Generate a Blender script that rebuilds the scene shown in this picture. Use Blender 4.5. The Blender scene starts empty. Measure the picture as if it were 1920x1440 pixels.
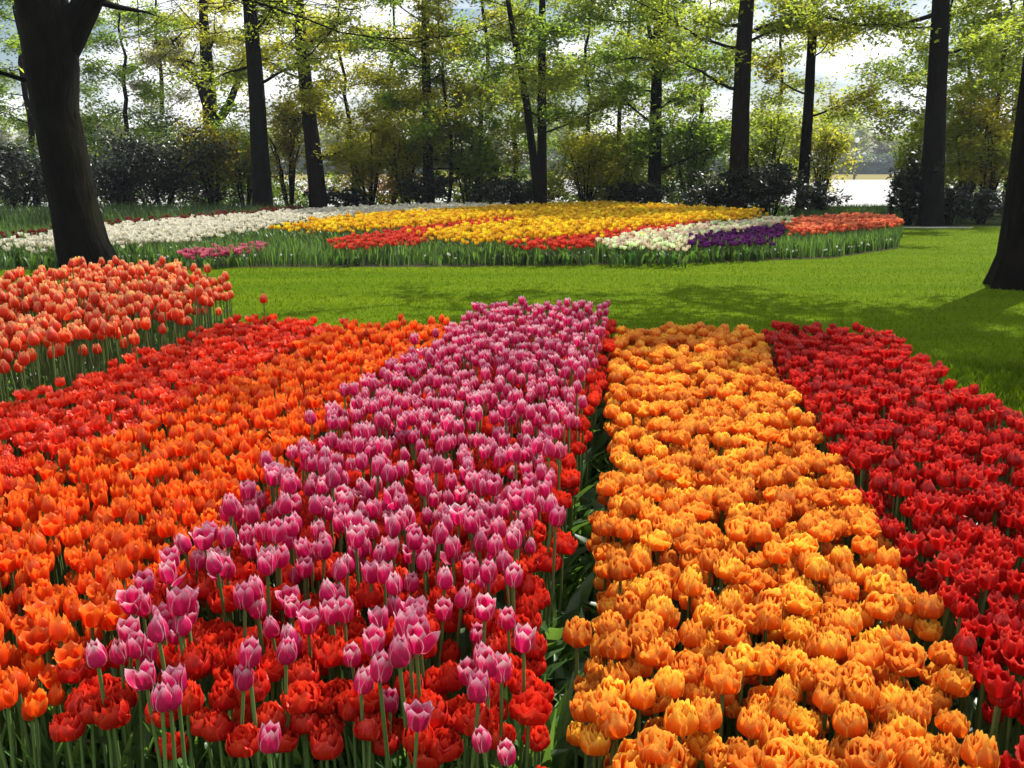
import bpy, math, random
import numpy as np

R = math.radians
rng = np.random.default_rng(11)
random.seed(7)
scene = bpy.context.scene
col = scene.collection

# ------------------------------------------------------------------ camera
CAM_H, PITCH, F = 1.45, R(13.0), 1750.0
cam_data = bpy.data.cameras.new('camera')
cam_data.sensor_width = 36.0
cam_data.lens = F / 1920 * 36.0
cam_data.clip_end = 3000
cam = bpy.data.objects.new('camera', cam_data)
cam.location = (0, 0, CAM_H)
cam.rotation_euler = (math.pi / 2 - PITCH, 0, 0)
col.objects.link(cam)
scene.camera = cam

# ------------------------------------------------------------------ sky, sun, exposure
SUN_AZ, SUN_EL = R(40), R(49)          # azimuth from +Y towards +X
world = bpy.data.worlds.new('World')
scene.world = world
world.use_nodes = True
nt = world.node_tree
nt.nodes.clear()
w_out = nt.nodes.new('ShaderNodeOutputWorld')
w_bg = nt.nodes.new('ShaderNodeBackground')
w_sky = nt.nodes.new('ShaderNodeTexSky')
w_sky.sky_type = 'NISHITA'
w_sky.sun_disc = False
w_sky.sun_elevation = SUN_EL
w_sky.sun_rotation = SUN_AZ
w_sky.air_density = 1.0
w_sky.dust_density = 0.6
w_tc = nt.nodes.new('ShaderNodeTexCoord')
w_map = nt.nodes.new('ShaderNodeMapping')
w_map.inputs['Scale'].default_value = (3.2, 3.2, 11.0)
w_noise = nt.nodes.new('ShaderNodeTexNoise')
w_noise.inputs['Scale'].default_value = 1.7
w_noise.inputs['Detail'].default_value = 6
w_noise.inputs['Roughness'].default_value = 0.55
w_ramp = nt.nodes.new('ShaderNodeValToRGB')
w_ramp.color_ramp.elements[0].position = 0.41
w_ramp.color_ramp.elements[0].color = (0, 0, 0, 1)
w_ramp.color_ramp.elements[1].position = 0.54
w_ramp.color_ramp.elements[1].color = (0.9, 0.9, 0.9, 1)
w_mix = nt.nodes.new('ShaderNodeMix')
w_mix.data_type = 'RGBA'
w_mix.inputs['B'].default_value = (15.5, 15.7, 16.3, 1)
nt.links.new(w_tc.outputs['Generated'], w_map.inputs['Vector'])
nt.links.new(w_map.outputs[0], w_noise.inputs['Vector'])
nt.links.new(w_noise.outputs['Fac'], w_ramp.inputs['Fac'])
nt.links.new(w_ramp.outputs['Color'], w_mix.inputs['Factor'])
nt.links.new(w_sky.outputs[0], w_mix.inputs['A'])
nt.links.new(w_mix.outputs['Result'], w_bg.inputs['Color'])
w_bg.inputs['Strength'].default_value = 0.062
nt.links.new(w_bg.outputs[0], w_out.inputs['Surface'])

sun_data = bpy.data.lights.new('sun', 'SUN')
sun_data.energy = 5.0
sun_data.angle = R(0.53)
sun_data.color = (1.0, 0.95, 0.87)
sun = bpy.data.objects.new('sun', sun_data)
sun.location = (10, 14, 20)
sun.rotation_euler = (math.pi / 2 - SUN_EL, 0, math.pi - SUN_AZ)
col.objects.link(sun)

vs = scene.view_settings
vs.view_transform = 'Standard'
vs.look = 'None'
vs.exposure = 0.62
vs.gamma = 1.0
vs.use_curve_mapping = False
scene.cycles.max_bounces = 8
scene.cycles.transmission_bounces = 6
scene.cycles.diffuse_bounces = 4
scene.cycles.caustics_reflective = False
scene.cycles.caustics_refractive = False


# ------------------------------------------------------------------ helpers
def pix(px, py, z=0.0):
    """The point at height z that the photograph shows at pixel (px, py) of 1920 x 1440."""
    dx, dy = (px - 960) / F, (720 - py) / F
    d = (dx, math.cos(PITCH) + dy * math.sin(PITCH), -math.sin(PITCH) + dy * math.cos(PITCH))
    t = (z - CAM_H) / d[2]
    return (d[0] * t, d[1] * t, z)


def at(px, Y):
    """x of something standing at distance Y in picture column px (eye height)."""
    return (px - 960) / F * Y * math.cos(PITCH)


def tag(o, label=None, cat=None, group=None, kind=None):
    if label: o['label'] = label
    if cat: o['category'] = cat
    if group: o['group'] = group
    if kind: o['kind'] = kind
    return o


def empty(name, loc=(0, 0, 0), rz=0.0):
    o = bpy.data.objects.new(name, None)
    o.empty_display_size = 0.05
    o.location = loc
    o.rotation_euler = (0, 0, rz)
    col.objects.link(o)
    return o


def link(name, me, parent=None):
    o = bpy.data.objects.new(name, me)
    col.objects.link(o)
    if parent is not None:
        o.parent = parent
    return o


class Geo:
    """Collects quads with uv, tint and material index, then builds one mesh."""
    def __init__(self):
        self.v, self.f, self.uv, self.t, self.m = [], [], [], [], []
        self.n = 0

    def add(self, v, f, uv=None, tint=None, mi=0):
        v = np.asarray(v, float)
        f = np.asarray(f, int)
        k = len(v)
        self.v.append(v)
        self.f.append(f + self.n)
        self.uv.append(np.zeros((k, 2)) if uv is None else np.asarray(uv, float))
        if tint is None: tint = (1, 1, 1)
        tint = np.asarray(tint, float)
        self.t.append(np.broadcast_to(tint, (k, 3)))
        self.m.append(np.full(len(f), mi) if np.isscalar(mi) else np.asarray(mi))
        self.n += k

    def arrays(self):
        return (np.concatenate(self.v), np.concatenate(self.f), np.concatenate(self.uv),
                np.concatenate(self.t), np.concatenate(self.m))

    def mesh(self, name, mats, smooth=True, use_tint=True):
        v, f, uv, t, m = self.arrays()
        me = bpy.data.meshes.new(name)
        me.vertices.add(len(v))
        me.vertices.foreach_set('co', v.astype(np.float32).ravel())
        me.loops.add(len(f) * 4)
        me.loops.foreach_set('vertex_index', f.astype(np.int32).ravel())
        me.polygons.add(len(f))
        me.polygons.foreach_set('loop_start', (np.arange(len(f)) * 4).astype(np.int32))
        if smooth:
            me.polygons.foreach_set('use_smooth', np.ones(len(f), bool))
        me.polygons.foreach_set('material_index', m.astype(np.int32))
        for x in mats:
            me.materials.append(x)
        ul = me.uv_layers.new(name='UVMap')
        ul.data.foreach_set('uv', uv[f.ravel()].astype(np.float32).ravel())
        if use_tint:
            ca = me.color_attributes.new('tint', 'FLOAT_COLOR', 'POINT')
            c = np.ones((len(v), 4), np.float32)
            c[:, :3] = t
            ca.data.foreach_set('color', c.ravel())
        me.update(calc_edges=True)
        return me


def grid_faces(nu, nv):
    i, j = np.meshgrid(np.arange(nu - 1), np.arange(nv - 1), indexing='ij')
    a = (j * nu + i).ravel()
    return np.stack([a, a + 1, a + 1 + nu, a + nu], 1)


def tube(pts, rad, sides=6, uvs=1.0):
    pts = np.asarray(pts, float)
    rad = np.asarray(rad, float)
    n = len(pts)
    tan = np.gradient(pts, axis=0)
    tan /= np.linalg.norm(tan, axis=1)[:, None] + 1e-9
    ref = np.array([1.0, 0, 0]) if abs(tan[:, 0]).mean() < 0.8 else np.array([0, 1.0, 0])
    a = np.cross(tan, ref)
    a /= np.linalg.norm(a, axis=1)[:, None] + 1e-9
    b = np.cross(tan, a)
    th = np.linspace(0, 2 * math.pi, sides, endpoint=False)
    v = pts[:, None] + rad[:, None, None] * (np.cos(th)[None, :, None] * a[:, None] + np.sin(th)[None, :, None] * b[:, None])
    ln = np.concatenate([[0], np.cumsum(np.linalg.norm(np.diff(pts, axis=0), axis=1))])
    uv = np.stack(np.broadcast_arrays(th[None] / 6.283, ln[:, None] * uvs), -1)
    f = []
    for i in range(n - 1):
        for s in range(sides):
            s2 = (s + 1) % sides
            f.append((i * sides + s, i * sides + s2, (i + 1) * sides + s2, (i + 1) * sides + s))
    return v.reshape(-1, 3), np.array(f), uv.reshape(-1, 2)


def rotz(v, a):
    c, s = math.cos(a), math.sin(a)
    v = np.asarray(v, float)
    return np.stack([v[:, 0] * c - v[:, 1] * s, v[:, 0] * s + v[:, 1] * c, v[:, 2]], 1)


def roty(v, a):
    c, s = math.cos(a), math.sin(a)
    return np.stack([v[:, 0] * c + v[:, 2] * s, v[:, 1], -v[:, 0] * s + v[:, 2] * c], 1)


def in_poly(p, poly):
    x, y = p[:, 0], p[:, 1]
    inside = np.zeros(len(p), bool)
    k = len(poly)
    for i in range(k):
        x1, y1 = poly[i][:2]
        x2, y2 = poly[(i + 1) % k][:2]
        c = ((y1 > y) != (y2 > y))
        with np.errstate(divide='ignore', invalid='ignore'):
            xi = (x2 - x1) * (y - y1) / (y2 - y1) + x1
        inside ^= c & (x < xi)
    return inside


def plant_points(poly, s, jit=0.33):
    p = np.array([q[:2] for q in poly])
    lo, hi = p.min(0), p.max(0)
    xs = np.arange(lo[0], hi[0] + s, s)
    ys = np.arange(lo[1], hi[1] + s, s * 0.87)
    g = np.array([(x + (s / 2 if j % 2 else 0), y) for j, y in enumerate(ys) for x in xs])
    g = g + rng.uniform(-jit, jit, g.shape) * s
    return g[in_poly(g, p)]


# ------------------------------------------------------------------ materials
def new_mat(name):
    m = bpy.data.materials.new(name)
    m.use_nodes = True
    m.node_tree.nodes.clear()
    return m, m.node_tree


def N(t, kind, **kw):
    n = t.nodes.new(kind)
    for k, v in kw.items():
        setattr(n, k, v)
    return n


def mixrgb(t, fac, a, b, blend='MIX'):
    n = N(t, 'ShaderNodeMix', data_type='RGBA', blend_type=blend)
    for key, x in (('Factor', fac), ('A', a), ('B', b)):
        if isinstance(x, (int, float)):
            n.inputs[key].default_value = x
        elif isinstance(x, (tuple, list)):
            n.inputs[key].default_value = (*x, 1)
        else:
            t.links.new(x, n.inputs[key])
    return n.outputs['Result']


def math_(t, op, a, b=None, c=None, clamp=False):
    n = N(t, 'ShaderNodeMath', operation=op, use_clamp=clamp)
    for i, x in enumerate((a, b, c)):
        if x is None: continue
        if isinstance(x, (int, float)): n.inputs[i].default_value = x
        else: t.links.new(x, n.inputs[i])
    return n.outputs[0]


def surface(t, colour, trans_colour=None, trans=0.0, rough=0.5, spec=0.5, bump=None, bump_d=0.1, bump_s=1.0):
    out = N(t, 'ShaderNodeOutputMaterial')
    p = N(t, 'ShaderNodeBsdfPrincipled')
    p.inputs['Roughness'].default_value = rough
    p.inputs['Specular IOR Level'].default_value = spec
    t.links.new(colour, p.inputs['Base Color'])
    if bump is not None:
        b = N(t, 'ShaderNodeBump')
        b.inputs['Distance'].default_value = bump_d
        b.inputs['Strength'].default_value = bump_s
        t.links.new(bump, b.inputs['Height'])
        t.links.new(b.outputs[0], p.inputs['Normal'])
    if trans > 0:
        tr = N(t, 'ShaderNodeBsdfTranslucent')
        t.links.new(trans_colour if trans_colour is not None else colour, tr.inputs['Color'])
        mx = N(t, 'ShaderNodeMixShader')
        mx.inputs[0].default_value = trans
        t.links.new(p.outputs[0], mx.inputs[1])
        t.links.new(tr.outputs[0], mx.inputs[2])
        t.links.new(mx.outputs[0], out.inputs['Surface'])
    else:
        t.links.new(p.outputs[0], out.inputs['Surface'])


def petal_mat(name, base, mid, edge, edge_start=0.62, base_end=0.25, streak=0.35, streak_col=None, trans=0.45, rough=0.42, spec=0.4, joined=False):
    """Petal colour runs from the petal's foot to its rim; u across, v along."""
    m, t = new_mat(name)
    uv = N(t, 'ShaderNodeUVMap')
    sep = N(t, 'ShaderNodeSeparateXYZ')
    t.links.new(uv.outputs[0], sep.inputs[0])
    au = math_(t, 'ABSOLUTE', math_(t, 'MULTIPLY_ADD', sep.outputs[0], 2.0, -1.0))
    au2 = math_(t, 'POWER', au, 2.2)
    nz = N(t, 'ShaderNodeTexNoise')
    mp = N(t, 'ShaderNodeMapping')
    mp.inputs['Scale'].default_value = (14, 1.6, 1)
    oi = N(t, 'ShaderNodeObjectInfo')
    mpl = N(t, 'ShaderNodeVectorMath', operation='ADD')
    t.links.new(uv.outputs[0], mp.inputs[0])
    cmb = N(t, 'ShaderNodeCombineXYZ')
    t.links.new(math_(t, 'MULTIPLY', oi.outputs['Random'], 31.0), cmb.inputs[2])
    t.links.new(mp.outputs[0], mpl.inputs[0])
    t.links.new(cmb.outputs[0], mpl.inputs[1])
    t.links.new(mpl.outputs[0], nz.inputs['Vector'])
    nz.inputs['Scale'].default_value = 1.3
    nz.inputs['Detail'].default_value = 3
    rim = math_(t, 'MAXIMUM', math_(t, 'MULTIPLY', au2, 0.95), sep.outputs[1])
    rim = math_(t, 'ADD', rim, math_(t, 'MULTIPLY_ADD', nz.outputs['Fac'], 0.4, -0.2))
    mr = N(t, 'ShaderNodeMapRange', interpolation_type='SMOOTHSTEP')
    mr.inputs['From Min'].default_value = edge_start
    mr.inputs['From Max'].default_value = 1.05
    t.links.new(rim, mr.inputs['Value'])
    mb = N(t, 'ShaderNodeMapRange', interpolation_type='SMOOTHSTEP')
    mb.inputs['From Min'].default_value = 0.0
    mb.inputs['From Max'].default_value = base_end
    t.links.new(sep.outputs[1], mb.inputs['Value'])
    c = mixrgb(t, mb.outputs[0], base, mid)
    c = mixrgb(t, mr.outputs[0], c, edge)
    sk = N(t, 'ShaderNodeMapRange')
    sk.inputs['From Min'].default_value = 0.45
    sk.inputs['From Max'].default_value = 0.75
    sk.inputs['To Max'].default_value = streak
    t.links.new(nz.outputs['Fac'], sk.inputs['Value'])
    c = mixrgb(t, sk.outputs[0], c, streak_col or tuple(x * 0.55 for x in mid))
    if joined:
        a = N(t, 'ShaderNodeAttribute', attribute_name='tint')
        tint = a.outputs['Color']
    else:
        tint = oi.outputs['Color']
    c = mixrgb(t, 1.0, c, tint, 'MULTIPLY')
    surface(t, c, None, trans, rough, spec, nz.outputs['Fac'], 0.004, 0.6)
    return m


def leaf_mat(name, c1, c2, tc, trans=0.4, rough=0.45, spec=0.4, attr=True):
    m, t = new_mat(name)
    nz = N(t, 'ShaderNodeTexNoise')
    nz.inputs['Scale'].default_value = 3.0
    nz.inputs['Detail'].default_value = 2
    if attr:
        a = N(t, 'ShaderNodeAttribute', attribute_name='tint')
        tint = a.outputs['Color']
    else:
        oi = N(t, 'ShaderNodeObjectInfo')
        tint = oi.outputs['Color']
    geo = N(t, 'ShaderNodeNewGeometry')
    t.links.new(geo.outputs['Position'], nz.inputs['Vector'])
    c = mixrgb(t, nz.outputs['Fac'], c1, c2)
    d = mixrgb(t, 1.0, c, tint, 'MULTIPLY')
    tt = mixrgb(t, 1.0, tc, tint, 'MULTIPLY')
    surface(t, d, tt, trans, rough, spec)
    return m


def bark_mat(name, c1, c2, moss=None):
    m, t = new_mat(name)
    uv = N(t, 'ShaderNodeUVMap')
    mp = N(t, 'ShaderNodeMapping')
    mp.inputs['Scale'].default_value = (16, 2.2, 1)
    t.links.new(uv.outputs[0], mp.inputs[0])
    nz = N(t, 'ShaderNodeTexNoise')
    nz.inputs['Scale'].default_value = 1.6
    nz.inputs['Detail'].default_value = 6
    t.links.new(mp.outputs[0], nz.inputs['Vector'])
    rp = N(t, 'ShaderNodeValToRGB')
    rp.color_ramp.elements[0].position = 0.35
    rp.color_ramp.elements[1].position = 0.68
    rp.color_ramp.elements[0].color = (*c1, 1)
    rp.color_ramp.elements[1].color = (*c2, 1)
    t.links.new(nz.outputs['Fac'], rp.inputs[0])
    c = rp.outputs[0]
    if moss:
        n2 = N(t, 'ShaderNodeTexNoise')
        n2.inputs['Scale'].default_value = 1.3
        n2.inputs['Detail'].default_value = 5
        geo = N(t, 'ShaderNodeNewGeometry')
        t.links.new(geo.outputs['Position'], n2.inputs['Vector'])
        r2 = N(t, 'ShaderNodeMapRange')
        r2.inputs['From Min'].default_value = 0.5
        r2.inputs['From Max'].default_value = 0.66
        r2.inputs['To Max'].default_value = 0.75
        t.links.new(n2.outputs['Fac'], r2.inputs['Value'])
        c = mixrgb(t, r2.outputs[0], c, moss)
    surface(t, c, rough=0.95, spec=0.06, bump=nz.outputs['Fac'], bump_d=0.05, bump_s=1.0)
    return m


def ground_mat(name, cols, scale=2.0, fine=60.0, rough=0.95, bump_d=0.02, stretch=(1, 1, 1)):
    m, t = new_mat(name)
    geo = N(t, 'ShaderNodeNewGeometry')
    mp = N(t, 'ShaderNodeMapping')
    mp.inputs['Scale'].default_value = stretch
    t.links.new(geo.outputs['Position'], mp.inputs[0])
    a = N(t, 'ShaderNodeTexNoise')
    a.inputs['Scale'].default_value = scale
    a.inputs['Detail'].default_value = 5
    b = N(t, 'ShaderNodeTexNoise')
    b.inputs['Scale'].default_value = fine
    b.inputs['Detail'].default_value = 4
    t.links.new(mp.outputs[0], a.inputs['Vector'])
    t.links.new(geo.outputs['Position'], b.inputs['Vector'])
    r1 = N(t, 'ShaderNodeMapRange')
    r1.inputs['From Min'].default_value = 0.35
    r1.inputs['From Max'].default_value = 0.65
    t.links.new(a.outputs['Fac'], r1.inputs['Value'])
    r2 = N(t, 'ShaderNodeMapRange')
    r2.inputs['From Min'].default_value = 0.42
    r2.inputs['From Max'].default_value = 0.7
    r2.inputs['To Max'].default_value = 0.8
    t.links.new(b.outputs['Fac'], r2.inputs['Value'])
    c = mixrgb(t, r1.outputs[0], cols[0], cols[1])
    c = mixrgb(t, r2.outputs[0], c, cols[2])
    surface(t, c, rough=rough, spec=0.03, bump=b.outputs['Fac'], bump_d=bump_d, bump_s=0.8)
    return m


M = {}
M['stem'] = leaf_mat('tulip_stem', (0.10, 0.17, 0.045), (0.13, 0.20, 0.06), (0.16, 0.28, 0.05), 0.15, 0.5, 0.3, attr=False)
M['stem_j'] = leaf_mat('tulip_stem_mass', (0.10, 0.17, 0.045), (0.13, 0.20, 0.06), (0.16, 0.28, 0.05), 0.15, 0.5, 0.3)
M['leaf'] = leaf_mat('tulip_leaf', (0.045, 0.10, 0.035), (0.075, 0.14, 0.04), (0.16, 0.30, 0.035), 0.4, 0.38, 0.5, attr=False)
M['leaf_j'] = leaf_mat('tulip_leaf_mass', (0.045, 0.10, 0.035), (0.075, 0.14, 0.04), (0.16, 0.30, 0.035), 0.4, 0.38, 0.5)
M['grass'] = leaf_mat('grass_blade', (0.075, 0.135, 0.002), (0.115, 0.170, 0.003), (0.15, 0.25, 0.002), 0.4, 0.7, 0.06)
M['lawn'] = ground_mat('mown_lawn', ((0.080, 0.140, 0.002), (0.126, 0.182, 0.003), (0.048, 0.095, 0.002)), 0.75, 55, bump_d=0.03, stretch=(0.28, 2.0, 1))
M['soil'] = ground_mat('bed_soil', ((0.035, 0.026, 0.018), (0.065, 0.05, 0.036), (0.11, 0.09, 0.07)), 5, 70, bump_d=0.03)
M['far_field'] = ground_mat('dry_field', ((0.20, 0.17, 0.06), (0.26, 0.21, 0.08), (0.16, 0.15, 0.05)), 0.08, 1.5)
M['white_field'] = ground_mat('white_flower_field', ((0.42, 0.41, 0.41), (0.50, 0.49, 0.49), (0.32, 0.33, 0.30)), 0.35, 9, stretch=(0.4, 1, 1))
M['woodland'] = ground_mat('woodland_floor', ((0.035, 0.055, 0.014), (0.06, 0.085, 0.018), (0.045, 0.035, 0.02)), 0.8, 20)
M['gravel'] = ground_mat('pale_path', ((0.42, 0.40, 0.37), (0.52, 0.50, 0.46), (0.3, 0.28, 0.26)), 1.5, 40)
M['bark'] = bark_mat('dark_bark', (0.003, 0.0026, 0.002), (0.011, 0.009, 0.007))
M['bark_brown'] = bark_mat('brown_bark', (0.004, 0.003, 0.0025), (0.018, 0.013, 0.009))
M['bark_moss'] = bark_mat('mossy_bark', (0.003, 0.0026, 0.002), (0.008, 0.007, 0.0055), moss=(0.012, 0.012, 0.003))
M['fol_spring'] = leaf_mat('spring_foliage', (0.10, 0.125, 0.014), (0.13, 0.15, 0.018), (0.42, 0.50, 0.04), 0.6, 0.5, 0.3)
M['fol_yellow'] = leaf_mat('yellow_green_foliage', (0.14, 0.14, 0.014), (0.17, 0.16, 0.018), (0.53, 0.53, 0.04), 0.6, 0.5, 0.3)
M['fol_green'] = leaf_mat('mid_green_foliage', (0.05, 0.085, 0.016), (0.07, 0.105, 0.02), (0.30, 0.44, 0.035), 0.6, 0.45, 0.35)
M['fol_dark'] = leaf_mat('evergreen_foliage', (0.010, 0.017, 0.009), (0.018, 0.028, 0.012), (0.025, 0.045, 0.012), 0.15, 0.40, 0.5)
M['fol_rust'] = leaf_mat('rusty_foliage', (0.14, 0.08, 0.02), (0.17, 0.11, 0.022), (0.52, 0.27, 0.03), 0.55, 0.5, 0.3)
M['fol_olive'] = leaf_mat('olive_foliage', (0.12, 0.10, 0.018), (0.15, 0.13, 0.02), (0.54, 0.48, 0.03), 0.6, 0.5, 0.3)
M['fol_grey'] = leaf_mat('hazy_twigs', (0.13, 0.13, 0.10), (0.18, 0.18, 0.12), (0.36, 0.36, 0.18), 0.5, 0.7, 0.2)
M['fol_haze_blue'] = leaf_mat('far_hedge_foliage', (0.06, 0.10, 0.085), (0.07, 0.11, 0.095), (0.12, 0.18, 0.14), 0.4, 0.7, 0.2)  # distance haze mixed into the leaf colour as blue
M['pale_metal'] = None


# ------------------------------------------------------------------ ground
def sheet(name, pts, z, mat):
    me = bpy.data.meshes.new(name)
    me.from_pydata([(p[0], p[1], z) for p in pts], [], [tuple(range(len(pts)))])
    me.materials.append(mat)
    me.update()
    o = link(name, me)
    return tag(o, kind='structure')


sheet('ground', [(-900, -60), (900, -60), (900, 1600), (-900, 1600)], -0.02, M['far_field'])
sheet('bulb_field', [(-160, 37), (160, 37), (160, 128), (-160, 128)], -0.012, M['white_field'])
sheet('woodland_floor', [(-70, 22), (9, 22), (14, 24.3), (70, 26), (70, 37.5), (-70, 37.5)], -0.008, M['woodland'])
sheet('lawn', [(-40, -20), (40, -20), (40, 24.2), (-40, 24.2)], 0.0, M['lawn'])
sheet('path', [(at(1690, 23.6), 23.55), (at(1830, 23.6), 23.5), (at(1830, 24.3), 24.05), (at(1690, 24.3), 24.05)], 0.006, M['gravel'])

# bed outlines: picture outline of the flower tops, dropped to the ground below them
def outline(z, *pp):
    return [pix(x, y, z)[:2] for x, y in pp]

BED = {}
BED['salmon'] = outline(0.66, (-420, 560), (-120, 545), (60, 516), (180, 497), (330, 500), (438, 528), (425, 545), (370, 572), (270, 612), (160, 628), (60, 655), (-120, 700), (-480, 800))
BED['scarlet'] = outline(0.47, (-420, 900), (0, 752), (180, 700), (320, 648), (430, 602), (650, 608), (560, 655), (430, 715), (330, 775), (200, 825), (0, 915), (-420, 1120))
BED['orange'] = outline(0.49, (650, 608), (862, 606), (790, 665), (660, 740), (560, 830), (480, 905), (390, 1000), (260, 1080), (175, 1160), (110, 1240), (60, 1300), (-330, 1300), (-420, 1120), (0, 915), (200, 825), (330, 775), (430, 715), (560, 655))
BED['pink'] = outline(0.57, (905, 572), (1140, 572), (1125, 640), (1085, 760), (1040, 900), (1000, 1010), (960, 1120), (990, 1310), (880, 1350), (560, 1330), (420, 1370), (215, 1300), (150, 1200), (250, 1110), (290, 1050), (370, 985), (510, 875), (650, 738), (760, 668), (860, 600))
BED['red'] = outline(0.46, (905, 612), (1155, 612), (1132, 700), (1095, 830), (1060, 960), (1035, 1070), (1010, 1200), (1020, 1330), (1030, 1400), (820, 1395), (500, 1368), (330, 1345), (110, 1330), (120, 1270), (240, 1160), (330, 1080), (500, 930), (660, 770), (760, 700), (860, 630))
BED['gold'] = outline(0.44, (1160, 620), (1415, 618), (1450, 690), (1520, 800), (1580, 890), (1640, 985), (1700, 1080), (1760, 1200), (1800, 1320), (1890, 1440), (1960, 1560), (1080, 1560), (1092, 1440), (1088, 1300), (1082, 1225), (1128, 1150), (1128, 1080), (1122, 960), (1152, 860), (1138, 740))
BED['crimson'] = outline(0.47, (1432, 618), (1640, 618), (1720, 668), (1800, 727), (1920, 785), (2200, 930), (2500, 1150), (2500, 1500), (1960, 1500), (1880, 1330), (1800, 1195), (1735, 1075), (1650, 950), (1600, 880), (1520, 760), (1470, 690))

bed_soil = [(-5.2, 7.0), (-3.2, 7.15), (-0.9, 6.45), (2.3, 6.45), (3.6, 5.2), (4.4, 3.6), (4.6, 1.3), (-4.6, 1.3), (-4.6, 3.6)]
sheet('bed_soil', bed_soil, 0.004, M['soil'])
island_soil = outline(0.0, (-200, 505), (350, 502), (900, 500), (1280, 494), (1560, 484), (1685, 466), (1690, 434), (1600, 420))
island_soil += [(8.5, 26.5), (4, 29.2), (-6, 29.2), (-16, 25.5), (-17, 20)]
sheet('island_soil', island_soil, 0.004, M['soil'])

# ------------------------------------------------------------------ tulip pieces
def petal_arr(Rr=0.033, H=0.062, tip=0.6, half=62, nu=6, nv=8, point=1.0, curl=0.04, ruffle=0.0, lip=0.0, seed=0):
    """One petal standing at angle 0 around the flower's axis, foot at the origin."""
    q = np.random.default_rng(seed)
    v = np.linspace(0, 1, nv)
    u = np.linspace(-1, 1, nu)
    k = [0, .12, .3, .5, .72, .88, 1]
    r = np.interp(v, k, [.10, .58, .93, 1.0, (1 + tip) / 2 + .08, tip + .06 + lip * .3, tip + lip])
    z = np.interp(v, [0, .12, .3, .5, .75, 1], [0, .05, .22, .45, .74, 1.0])
    wpt = np.interp(v, [0, .15, .45, .7, .88, 1], [.5, .82, 1, .86, .55, .06])
    wbl = np.interp(v, [0, .15, .45, .7, .88, 1], [.5, .8, 1, 1.02, .94, .66])
    w = point * wpt + (1 - point) * wbl
    U, V = np.meshgrid(u, v)
    ph = q.uniform(0, 6.28, 4)
    ang = U * R(half) * w[:, None]
    rr = r[:, None] * Rr * (1 + curl * U ** 2 - 0.06 * (1 - U ** 2) * V)
    wave = np.sin(U * 3.1 + ph[0] + V * 2.0) * .6 + np.sin(U * 6.3 + ph[1]) * .4
    rr = rr * (1 + ruffle * wave * V ** 1.5)
    zz = H * z[:, None] * (1 + 0 * U) + H * ruffle * 0.55 * V ** 2 * np.sin(U * 5 + ph[2]) - H * 0.07 * (U ** 2) * V * (1 - point * .3) - H * .17 * (1 - point) * np.abs(U) ** 2.5 * V[:] ** 3
    vtx = np.stack([rr * np.cos(ang), rr * np.sin(ang), zz], -1).reshape(-1, 3)
    uv = np.stack([(U + 1) / 2, V], -1).reshape(-1, 2)
    return vtx, grid_faces(nu, nv), uv


def leaf_arr(L=0.24, W=0.034, bend=1.0, seed=0):
    q = np.random.default_rng(seed)
    nv, nu = 7, 3
    v = np.linspace(0, 1, nv)
    a0 = R(84)
    da = bend * R(70) / (nv - 1)
    x, z = [0.004], [0.0]
    a = a0
    for i in range(1, nv):
        x.append(x[-1] + math.cos(a) * L / (nv - 1))
        z.append(z[-1] + math.sin(a) * L / (nv - 1))
        a -= da * (0.4 + 1.2 * i / nv)
    w = W * np.interp(v, [0, .2, .45, .75, .92, 1], [.55, .9, 1, .72, .34, .03])
    wob = q.uniform(-.012, .012) * np.sin(v * 4 + q.uniform(0, 6))
    vt, uvs = [], []
    for i in range(nv):
        for u in (-1, 0, 1):
            vt.append((x[i] - abs(u) * w[i] * .28, u * w[i] + wob[i], z[i] + abs(u) * w[i] * .22))
            uvs.append(((u + 1) / 2, v[i]))
    return np.array(vt), grid_faces(nu, nv), np.array(uvs)


def stem_arr(h, seed):
    q = np.random.default_rng(seed)
    b = q.uniform(-.02, .02, 2)
    pts = [(0, 0, 0), (b[0] * .5, b[1] * .5, h * .35), (b[0], b[1], h * .7), (b[0] * .6, b[1] * .6, h)]
    v, f, uv = tube(pts, [.0045, .0042, .0038, .0036], 5)
    return v, f, uv, np.array(pts[-1])


# flower = list of (petal array, turn about the axis, outward tilt); each kind has several habits
def single_flower(Rr, H, tip, lip, seed, droop=None, half=60, point=1.0, ruffle=0.0, tilts=0.0, nu=6, nv=8):
    out = []
    q = np.random.default_rng(seed)
    a = petal_arr(Rr * 1.05, H, tip, half, nu, nv, point=point, lip=lip, ruffle=ruffle, seed=seed)
    b = petal_arr(Rr * .93, H * 1.0, tip * .92, half + 2, nu, nv, point=point, lip=lip, ruffle=ruffle, seed=seed + 1)
    for k in range(6):
        arr = a if k % 2 == 0 else b
        t = tilts + q.uniform(-.03, .05)
        if droop is not None and k == droop: t += R(38)
        out.append((0 if k % 2 == 0 else 1, k * math.pi / 3 + q.uniform(-.08, .08), t))
    return [a, b], out


def double_flower(Rr, H, seed, openness=1.0, nu=6, nv=7):
    q = np.random.default_rng(seed)
    arrs, out = [], []
    whorls = [(1.04, .86, 5, 46), (.86, .96, 4, 50), (.60, 1.0, 4, 55), (.34, .98, 3, 62)]
    for w, (rs, hs, n, half) in enumerate(whorls):
        arrs.append(petal_arr(Rr * rs, H * hs, .82 * openness, half, nu=nu, nv=nv, point=.12, ruffle=.13, lip=.03 * openness, curl=.05, seed=seed * 7 + w))
        off = q.uniform(0, 6.28)
        for k in range(n):
            out.append((w, off + k * 2 * math.pi / n + q.uniform(-.15, .15), q.uniform(-.06, .07) * (1 if w else 1.3)))
    return arrs, out


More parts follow.
